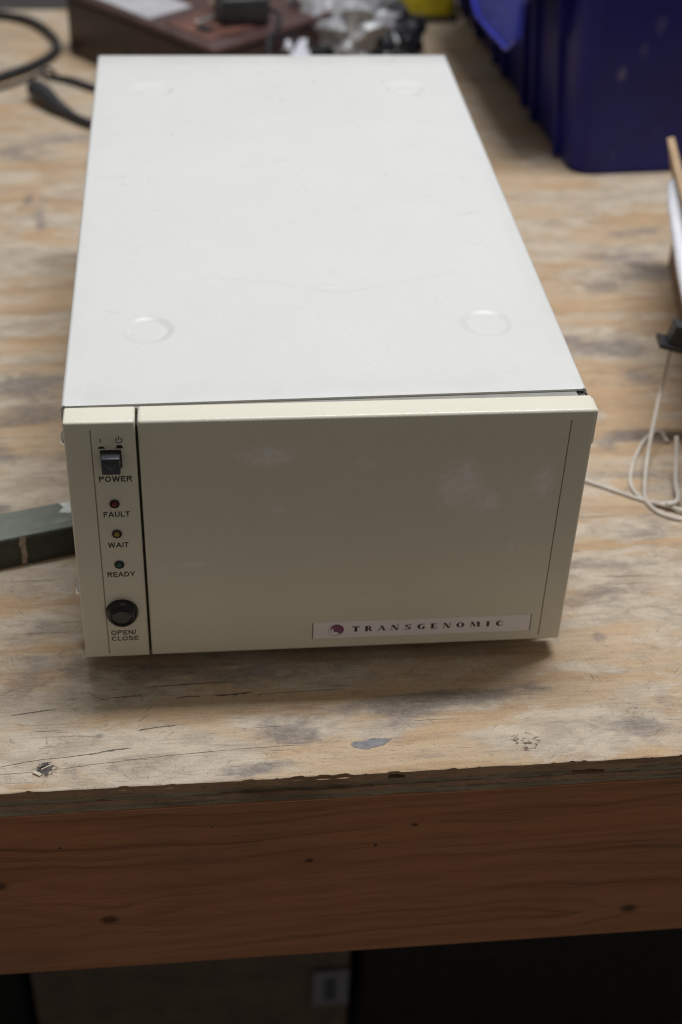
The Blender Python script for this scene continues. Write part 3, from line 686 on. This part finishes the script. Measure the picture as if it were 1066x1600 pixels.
# ---- scratches on the lid
def scratch(P, w, mat, z=LZ + .00010):
    bm = bmesh.new(); Q = smooth_path([(a, b, z) for a, b in P], 14); pr = None
    for i, q in enumerate(Q):
        k = w * min(1, (i + .3) / 5, (len(Q) - i) / 5) * (.55 + .45 * math.sin(i * 1.7)); z_ = z + .0002 * math.sin(q.x * 9) * math.sin(q.y * 7)
        a, b = bm.verts.new((q.x, q.y - k, z_)), bm.verts.new((q.x, q.y + k, z_))
        if pr: bm.faces.new((pr[0], a, b, pr[1]))
        pr = (a, b)
    return obj('scratch', bm, mat, lid)
scratch([(.0681, .1490), (.0900, .1470), (.1136, .1441), (.1300, .1370), (.1525, .1294), (.1750, .1340), (.1981, .1412), (.2317, .1562)], .00009, M['scuff'])
scratch([(.006, .2915), (.015, .2921), (.022, .2923)], .00022, M['scuff'])
scratch([(.0225, .2922), (.0240, .2926), (.0258, .2923)], .00050, M['scuff2'])
scratch([(.018, .1130), (.022, .1105), (.027, .1085)], .00016, M['scuff'])
scratch([(.207, .2500), (.214, .2560), (.219, .2650)], .00016, M['scuff'])
scratch([(.238, .2280), (.247, .2310), (.257, .2330)], .00022, M['scuff'])
scratch([(.100, .3080), (.112, .3070)], .00016, M['scuff'])
scratch([(.2225, .2090), (.2280, .2170), (.2300, .2300)], .00012, M['scuff'])

# ------------------------------------------------------------------ green block at the left
gb = thing('painted_block', 'green painted wooden block lying left of the instrument with a bare chipped stripe', 'wooden block', (-.0068, .1120, 0), math.radians(15.5))
ng = NT('green_paint'); c = ng.coord(); f = ng.noise(c, 90, 6, .7); f2 = ng.noise(ng.mul(c, (20, 200, 60)), 1, 4)
cg = ng.mix(ng.step(f, .3, .7), (.135, .155, .125), (.175, .195, .16)); cg = ng.mix(ng.step(f2, .58, .72, 0, .55), cg, (.40, .42, .40))
ng.set(color=cg, rough=.5); ng.bump(f, .3, .0005)
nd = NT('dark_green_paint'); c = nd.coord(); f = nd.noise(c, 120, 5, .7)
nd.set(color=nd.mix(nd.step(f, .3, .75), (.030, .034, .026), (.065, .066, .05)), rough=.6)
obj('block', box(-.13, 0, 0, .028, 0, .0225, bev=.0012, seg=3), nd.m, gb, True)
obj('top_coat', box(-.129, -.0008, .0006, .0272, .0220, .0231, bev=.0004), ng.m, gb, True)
bm = bmesh.new(); r = random.Random(5)
pts = [(-.0400 + r.uniform(-.0006, .0006), z) for z in np.linspace(.0015, .0222, 9)] + [(-.0362 + r.uniform(-.0007, .0007), z) for z in np.linspace(.0222, .0015, 9)]
add_prism(bm, pts[::-1], 0, .0003, FRONT); obj('chipped_stripe', bm, simple('bare_wood', (.40, .31, .24), .7, .3, scale=300), gb)
bm = bmesh.new(); add_prism(bm, [(-.011, .017), (-.004, .014), (-.001, .020), (-.001, .0262), (-.009, .0265), (-.007, .021)], .0231, .0234)
obj('paint_scrape', bm, simple('pale_scrape', (.62, .64, .62), .5, .2, scale=400), gb)

# ------------------------------------------------------------------ cables at the left rear
M['cable'] = simple('black_cable', (.018, .018, .02), .38, .2, bump=.2)
cb = tube([(-.30, 1.06, .0055), (-.24, 1.115, .0055), (-.165, 1.128, .0055), (-.118, 1.108, .0055), (-.088, 1.06, .0055), (-.078, 1.012, .0057), (-.093, .970, .006), (-.128, .930, .0058), (-.20, .875, .0055), (-.28, .85, .0055)], .0050, 12)
tag(obj('cable', cb, M['cable'], smooth=True), 'thick black cable lying in an open loop at the far left of the bench', 'cable')
tag(obj('cable', tube([(-.088, .952, .0022), (-.110, .922, .0022), (-.140, .895, .0022), (-.21, .84, .0022), (-.29, .80, .0022)], .0021, 10), M['cable'], smooth=True), 'thin black lead running beside the near side of the thick cable loop', 'cable')
lw = thing('cable', 'black lead with a small stripped eye, between the cable loop and the instrument', 'cable', (0, 0, 0))
obj('lead', tube([(-.088, .936, .0035), (-.072, .928, .0038), (-.055, .918, .004), (-.030, .897, .004), (.01, .875, .004), (.05, .86, .004)], [.0022, .0034, .0042, .0040, .0040, .0040], 10), M['cable'], lw, True)
obj('loop', tube([(-.073, .931, .003), (-.077, .948, .003), (-.082, .958, .003), (-.089, .955, .003), (-.089, .944, .003), (-.084, .937, .003)], .0016, 8), M['cable'], lw, True)
pc = thing('power_plug', 'black cable end with a fat moulded connector beside the instrument', 'connector', (0, 0, 0))
d0 = Vector((-.092, .872, .0135)); d1 = Vector((-.063, .815, .009))
obj('connector', tube([(-.0925, .880, .0125), (-.0905, .874, .0125), (-.080, .858, .0125), (-.068, .838, .010), (-.054, .822, .007)], [.0070, .0100, .0095, .0072, .0046], 18), M['blackm'], pc, True)
obj('cord', tube([(-.060, .829, .008), (-.046, .812, .006), (-.028, .796, .005), (.0, .78, .005), (.03, .775, .005)], .0046, 12), M['cable'], pc, True)

# ------------------------------------------------------------------ brown instrument case behind
nb = NT('brown_leatherette'); c = nb.coord(); f = nb.noise(c, 30, 6, .7)
nb.set(color=nb.mix(nb.step(f, .3, .7), (.034, .018, .016), (.055, .028, .024)), rough=.42); nb.bump(nb.vor(c, 500), .35, .0006)
case = thing('meter_case', 'dark brown boxy meter case with a grey plate on top, behind the instrument', 'case', (.096, .824, 0), math.atan2(.65, .76))
BR = nb.m; HH = .073
obj('shell', box(0, .20, 0, .246, 0, HH - .008, bev=.004, seg=3), BR, case, True)
obj('cover', box(-.0015, .2015, -.0015, .2475, HH - .0075, HH, bev=.0025, seg=3), simple('brown_cover', (.075, .038, .034), .4, .2, scale=40), case, True)
# local frame: +x to the rear right, +y to the rear left
def toloc(x, y):
    a = math.atan2(.65, .76); dx, dy = x - .096, y - .824
    return (dx * math.cos(a) + dy * math.sin(a), -dx * math.sin(a) + dy * math.cos(a))
obj('grey_plate', box(.005, .066, .108, .200, HH, HH + .0022, bev=.0006), simple('grey_plate_metal', (.48, .47, .49), .35, .12, scale=30), case)
obj('face_plate', box(.010, .085, .020, .088, HH, HH + .0018, bev=.0006), simple('brown_red_plate', (.15, .065, .05), .45, .35, scale=45), case)
obj('clasp', box(.030, .062, .055, .064, HH + .0016, HH + .006, bev=.001, M=T(0, 0, 0)), M['steel'], case)
obj('clasp_bar', box(.022, .034, .036, .052, HH + .0016, HH + .005, bev=.001), M['rubber'], case)
obj('dial', lathe([(.016, 0), (.016, .005), (.013, .008), (0, .008)], 24, T(.095, .045, HH)), simple('dull_orange', (.42, .18, .09), .5, .3), case, True)
obj('cream_tab', box(.088, .104, .085, .105, HH, HH + .004, bev=.001), simple('cream_plastic', (.55, .45, .30), .5, .2), case)
aw = thing('power_adapter', 'black power adapter with its cord, lying on top of the brown case', 'power adapter', (.128, .905, HH + .001), .15)
obj('body', box(-.026, .026, -.020, .030, .0015, .030, bev=.004, seg=3), M['blackm'], aw, True)
obj('cord', tube([(.026, .004, .012), (.038, -.012, .008), (.028, -.045, .006), (.014, -.075, .0045), (.008, -.100, -.006), (.006, -.112, -.04), (.006, -.118, -.071)], .0026, 8), M['cable'], aw, True)

# ------------------------------------------------------------------ crumpled bags
def crumple(name, loc, size, mat, seed, amp=.35, freq=2.2, sub=4):
    bm = bmesh.new(); bmesh.ops.create_icosphere(bm, subdivisions=sub, radius=1)
    for v in bm.verts:
        p = v.co.copy(); q = p * freq + Vector((seed * 3.1, seed, -seed))
        d = 1 + amp * (abs(mnoise.noise(q)) * 2 - .5) + amp * .5 * (abs(mnoise.noise(q * 2.3)) * 2 - .5) + amp * .22 * mnoise.noise(q * 6)
        v.co = Vector((p.x * size[0] * d, p.y * size[1] * d, max(-size[2] * .96, p.z * size[2] * d)))
    o = obj(name, bm, mat, loc=loc, smooth=True)
    return o
ncl = NT('clear_plastic_film'); c = ncl.coord(); f = ncl.noise(c, 60, 4)
ncl.set(color=(.50, .50, .51), rough=.22, alpha=ncl.step(f, .35, .7, .5, .85)); ncl.bump(ncl.noise(c, 45, 2), .35, .004)
tag(crumple('plastic_bag', (.232, .975, .040), (.070, .064, .052), ncl.m, 2, .34, 2.0), 'crumpled clear plastic bag behind the instrument between brown case and black bag', 'plastic bag')
nbk = NT('black_film'); c = nbk.coord(); nbk.set(color=(.014, .014, .017), rough=.28); nbk.bump(nbk.noise(c, 40, 2), .4, .004)
tag(crumple('plastic_bag', (.298, .975, .032), (.036, .060, .032), nbk.m, 5, .22, 1.5), 'crumpled black plastic bag at the right end of the clutter behind the instrument', 'plastic bag')
tag(crumple('rubber_strap', (.198, .905, .033), (.0095, .058, .010), M['rubber'], 9, .2), 'black rubber strap squeezed between white paper and clear bag', 'strap').rotation_euler = (math.radians(-26), 0, math.radians(28))
# white paper scrap, folded
pw = bmesh.new(); nx, ny = 8, 14
gv = [[pw.verts.new((i / nx * .030 + .006 * math.sin(j * .5), j / ny * .11, .010 * math.sin(i * 1.1 + j * .35) + .004 * math.sin(j * 1.9))) for j in range(ny + 1)] for i in range(nx + 1)]
for i in range(nx):
    for j in range(ny): pw.faces.new((gv[i][j], gv[i + 1][j], gv[i + 1][j + 1], gv[i][j + 1]))
pp = obj('paper_scrap', pw, simple('white_paper', (.74, .74, .80), .6, .04), smooth=True, loc=(.166, .868, .052)); pp.rotation_euler = (math.radians(8), math.radians(25), math.radians(4))
sm = pp.modifiers.new('t', 'SOLIDIFY'); sm.thickness = .0004
tag(pp, 'folded white paper scrap beside the clear plastic bag', 'paper')
# yellow tool
yt = thing('tape_measure', 'yellow tool case with a black rim near the rear edge of the bench', 'tool', (.352, 1.135, 0), .05)
obj('case', box(-.046, .044, -.020, .022, .002, .050, bev=.010, seg=4), simple('yellow_plastic', (.52, .42, .02), .4, .2), yt, True)
obj('foot_band', box(-.048, .046, -.022, .024, 0, .006, bev=.002), M['rubber'], yt, True)
obj('hook', box(.0465, .056, -.006, .006, .003, .018, bev=.001), M['steel'], yt)

# ------------------------------------------------------------------ blue tote
nt = NT('blue_tote_plastic'); c = nt.coord(); f = nt.noise(c, 18, 5, .6); x, y, z = nt.sep(c)
cc = nt.mix(nt.step(f, .3, .7), (.010, .011, .135), (.013, .017, .19))
sc = nt.noise(nt.mul(c, (40, 40, 12)), 1, 5, .7); cc = nt.mix(nt.step(sc, .66, .78, 0, .35), cc, (.12, .13, .28))
for sx, sz, rr, stg in ((.033, .105, .0060, .8), (.062, .152, .0075, .35), (.050, .128, .0060, .3)):
    dx = (x - sx); dz = (z - sz) * .6; d = nt.math('SQRT', dx * dx + dz * dz)
    cc = nt.mix(nt.step(d + (nt.noise(c, 250, 3) - .5) * .004, rr, rr * .3, 0, stg), cc, (.13, .13, .26))
nt.set(color=cc, rough=.42, spec=.22); nt.bump(nt.noise(c, 700, 3), .2, .0005)
BLU = nt.m
tt = thing('storage_tote', 'tall dark blue plastic storage tote standing at the right rear of the bench', 'storage tote', (.441, .674, 0), math.radians(3.8))
LX, LY, LH, LE = .34, .50, .38, .088  # tub carried up beyond view so it shades the bench beside it
def shell(bm, x0, x1, y0, y1, z0, z1, e, rad=.022, n=6, inner=False):
    def ring(z, off):
        o = e * z + off; pts = []
        cs = [(x1 + o - rad, y1 + o - rad, 0), (x0 - o + rad, y1 + o - rad, 90), (x0 - o + rad, y0 - o + rad, 180), (x1 + o - rad, y0 - o + rad, 270)]
        for cx, cy, a in cs:
            for i in range(n + 1):
                t = math.radians(a + 90 * i / n); pts.append(bm.verts.new((cx + rad * math.cos(t), cy + rad * math.sin(t), z)))
        return pts
    rs = [ring(z0, -.003), ring(z0 + .004, 0), ring(z1 * .5, 0), ring(z1, 0), ring(z1, -.004), ring(z0 + .006, -.004)]
    for a, b in zip(rs, rs[1:]):
        m = len(a)
        for i in range(m): bm.faces.new((a[i], a[(i + 1) % m], b[(i + 1) % m], b[i]))
    bm.faces.new(rs[0][::-1]); bm.faces.new(rs[-1])
bm = bmesh.new(); shell(bm, 0, LX, 0, LY, 0, LH, LE); obj('tub', bm, BLU, tt, True)
def leaned(bm, x0, x1, y0, y1, z0, z1, bev=.001):
    """box whose x leans with the left wall"""
    t = box(x0, x1, y0, y1, z0, z1, bev=bev)
    for v in t.verts: v.co.x -= LE * v.co.z
    join(bm, t)
for yy in (.040, .125, .165, .250, .290, .375, .460):
    bm = bmesh.new(); leaned(bm, -.0065, .002, yy, yy + .007, .004, LH - .004); obj('rib', bm, BLU, tt)
for zz in (.205,):
    bm = bmesh.new(); leaned(bm, -.010, .002, .004, LY - .01, zz, zz + .006); obj('ledge', bm, BLU, tt)
bm = bmesh.new(); leaned(bm, -.010, .002, .030, .070, .128, .204, .002); obj('corner_lug', bm, BLU, tt)
bm = bmesh.new(); shell(bm, -.012, LX + .012, -.012, LY + .012, 0, .030, LE); rim = obj('rim', bm, BLU, tt, True); rim.location = (0, 0, LH - .02); rim.scale = (1, 1, 1)
# hanging lid flap with interlocking fingers on the left side
bm = bmesh.new()
U = lambda y, z: Vector((-.036 - (.362 - z) * .115 if z < .362 else -.034, y, z))
outl = [(.020, .362), (.010, .185), (.028, .160), (.022, .130), (.045, .112), (.10, .108), (.16, .106), (.20, .120), (.24, .104), (.310, .100), (.360, .100), (.40, .35), (.40, .362)]
a = [bm.verts.new(U(y_, z_)) for y_, z_ in outl]; b = [bm.verts.new(U(y_, z_) + Vector((.004, 0, 0))) for y_, z_ in outl]
bm.faces.new(a); bm.faces.new(b[::-1])
for i in range(len(a)):
    j = (i + 1) % len(a); bm.faces.new((a[i], b[i], b[j], a[j]))
lf = obj('lid_flap', bm, simple('blue_lid_plastic', (.030, .040, .42), .32, .15, scale=30), tt)
bm = bmesh.new()
for p, q in zip(outl[1:], outl[2:-2]):
    add_tube(bm, [U(*p) + Vector((-.001, 0, 0)), U(*q) + Vector((-.001, 0, 0))], .0022, 8, 1)
obj('flap_rim', bm, lf.data.materials[0], tt, True)
obj('flap_hinge', box(-.036, -.010, .060, .40, .356, .364), lf.data.materials[0], tt)

# ------------------------------------------------------------------ cardboard box at the right edge
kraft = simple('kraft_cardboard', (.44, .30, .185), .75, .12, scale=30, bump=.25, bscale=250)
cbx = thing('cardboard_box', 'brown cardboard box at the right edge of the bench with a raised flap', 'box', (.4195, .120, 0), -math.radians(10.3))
obj('carton', box(0, .28, 0, .375, 0, .050, bev=.002), simple('dark_kraft', (.20, .135, .09), .75, .2, scale=30, bump=.25, bscale=250), cbx)  # kraft copy darkened to paint the carton's shadowed face
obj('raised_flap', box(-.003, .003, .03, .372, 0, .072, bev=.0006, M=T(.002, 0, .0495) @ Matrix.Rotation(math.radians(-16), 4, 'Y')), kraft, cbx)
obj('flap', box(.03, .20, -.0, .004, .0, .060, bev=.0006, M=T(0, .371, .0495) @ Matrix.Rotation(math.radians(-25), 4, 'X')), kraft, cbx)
obj('seam_tape', box(.10, .15, .004, .370, .0501, .0506), simple('tape_tan', (.50, .40, .26), .3, .1), cbx)
wf = tube([(a_ - .003, b_, c_) for a_, b_, c_ in [(.4655, .446, .097), (.4635, .437, .099), (.456, .41, .1), (.4485, .378, .1), (.4370, .325, .1), (.4295, .290, .1), (.4235, .255, .098), (.42, .22, .09)]], [.0035, .0060, .0064, .0064, .0064, .0064, .0064, .0064], 14)
wfo = obj('foam_strip', wf, simple('white_foam', (.82, .82, .88), .6, .04, bump=.2), smooth=True)
tag(wfo, 'bent white foam strip lying along the cardboard box edge', 'foam')
# black connector housing
ch = thing('plug_housing', 'black rectangular plug housing holding the beige wires', 'connector', (.4085, .232, .074), math.radians(-6))
Mx = Matrix.Rotation(math.radians(14), 4, 'Y')
obj('housing', box(-.009, .026, -.006, .006, 0, .0165, bev=.0008, M=Mx), M['blackm'], ch)
obj('flange', box(-.0145, .030, -.008, .008, -.0025, .0012, bev=.0005, M=Mx), M['blackm'], ch)
M['wire'] = simple('beige_wire', (.60, .54, .47), .45, .1, scale=80)
tag(obj('wire', tube([(.404, .232, .069), (.4025, .229, .060), (.399, .222, .040), (.390, .200, .020), (.3840, .183, .0080), (.377, .160, .0035), (.3745, .146, .0020), (.3790, .134, .0014), (.387, .127, .0014), (.394, .124, .0014)], .0015, 8), M['wire'], smooth=True), 'beige wire hanging from the black plug housing to the bench', 'wire', 'beige wires at the right')
tag(obj('wire', tube([(.300, .196, .0014), (.341, .169, .0014), (.371, .148, .0014), (.384, .139, .0030), (.398, .131, .0030)], .0013, 8), M['wire'], smooth=True), 'beige wire running straight from behind the instrument to the wire loops', 'wire', 'beige wires at the right')
tag(obj('wire', tube([(.392, .1385, .0052), (.378, .143, .0012), (.371, .152, .0012), (.369, .166, .0012), (.374, .183, .0012), (.384, .204, .0016), (.396, .222, .0016), (.4075, .229, .0016), (.409, .215, .0016)], .0015, 8), M['wire'], smooth=True), 'flattest beige wire, curled in a round loop on the bench', 'wire', 'beige wires at the right')
tag(obj('wire', tube([(.386, .1365, .0052), (.392, .1375, .0060), (.3955, .143, .0070), (.397, .156, .010), (.4005, .172, .018), (.4015, .182, .030)], .0017, 8), M['wire'], smooth=True), 'thick beige wire end rising against the cardboard box', 'wire', 'beige wires at the right')
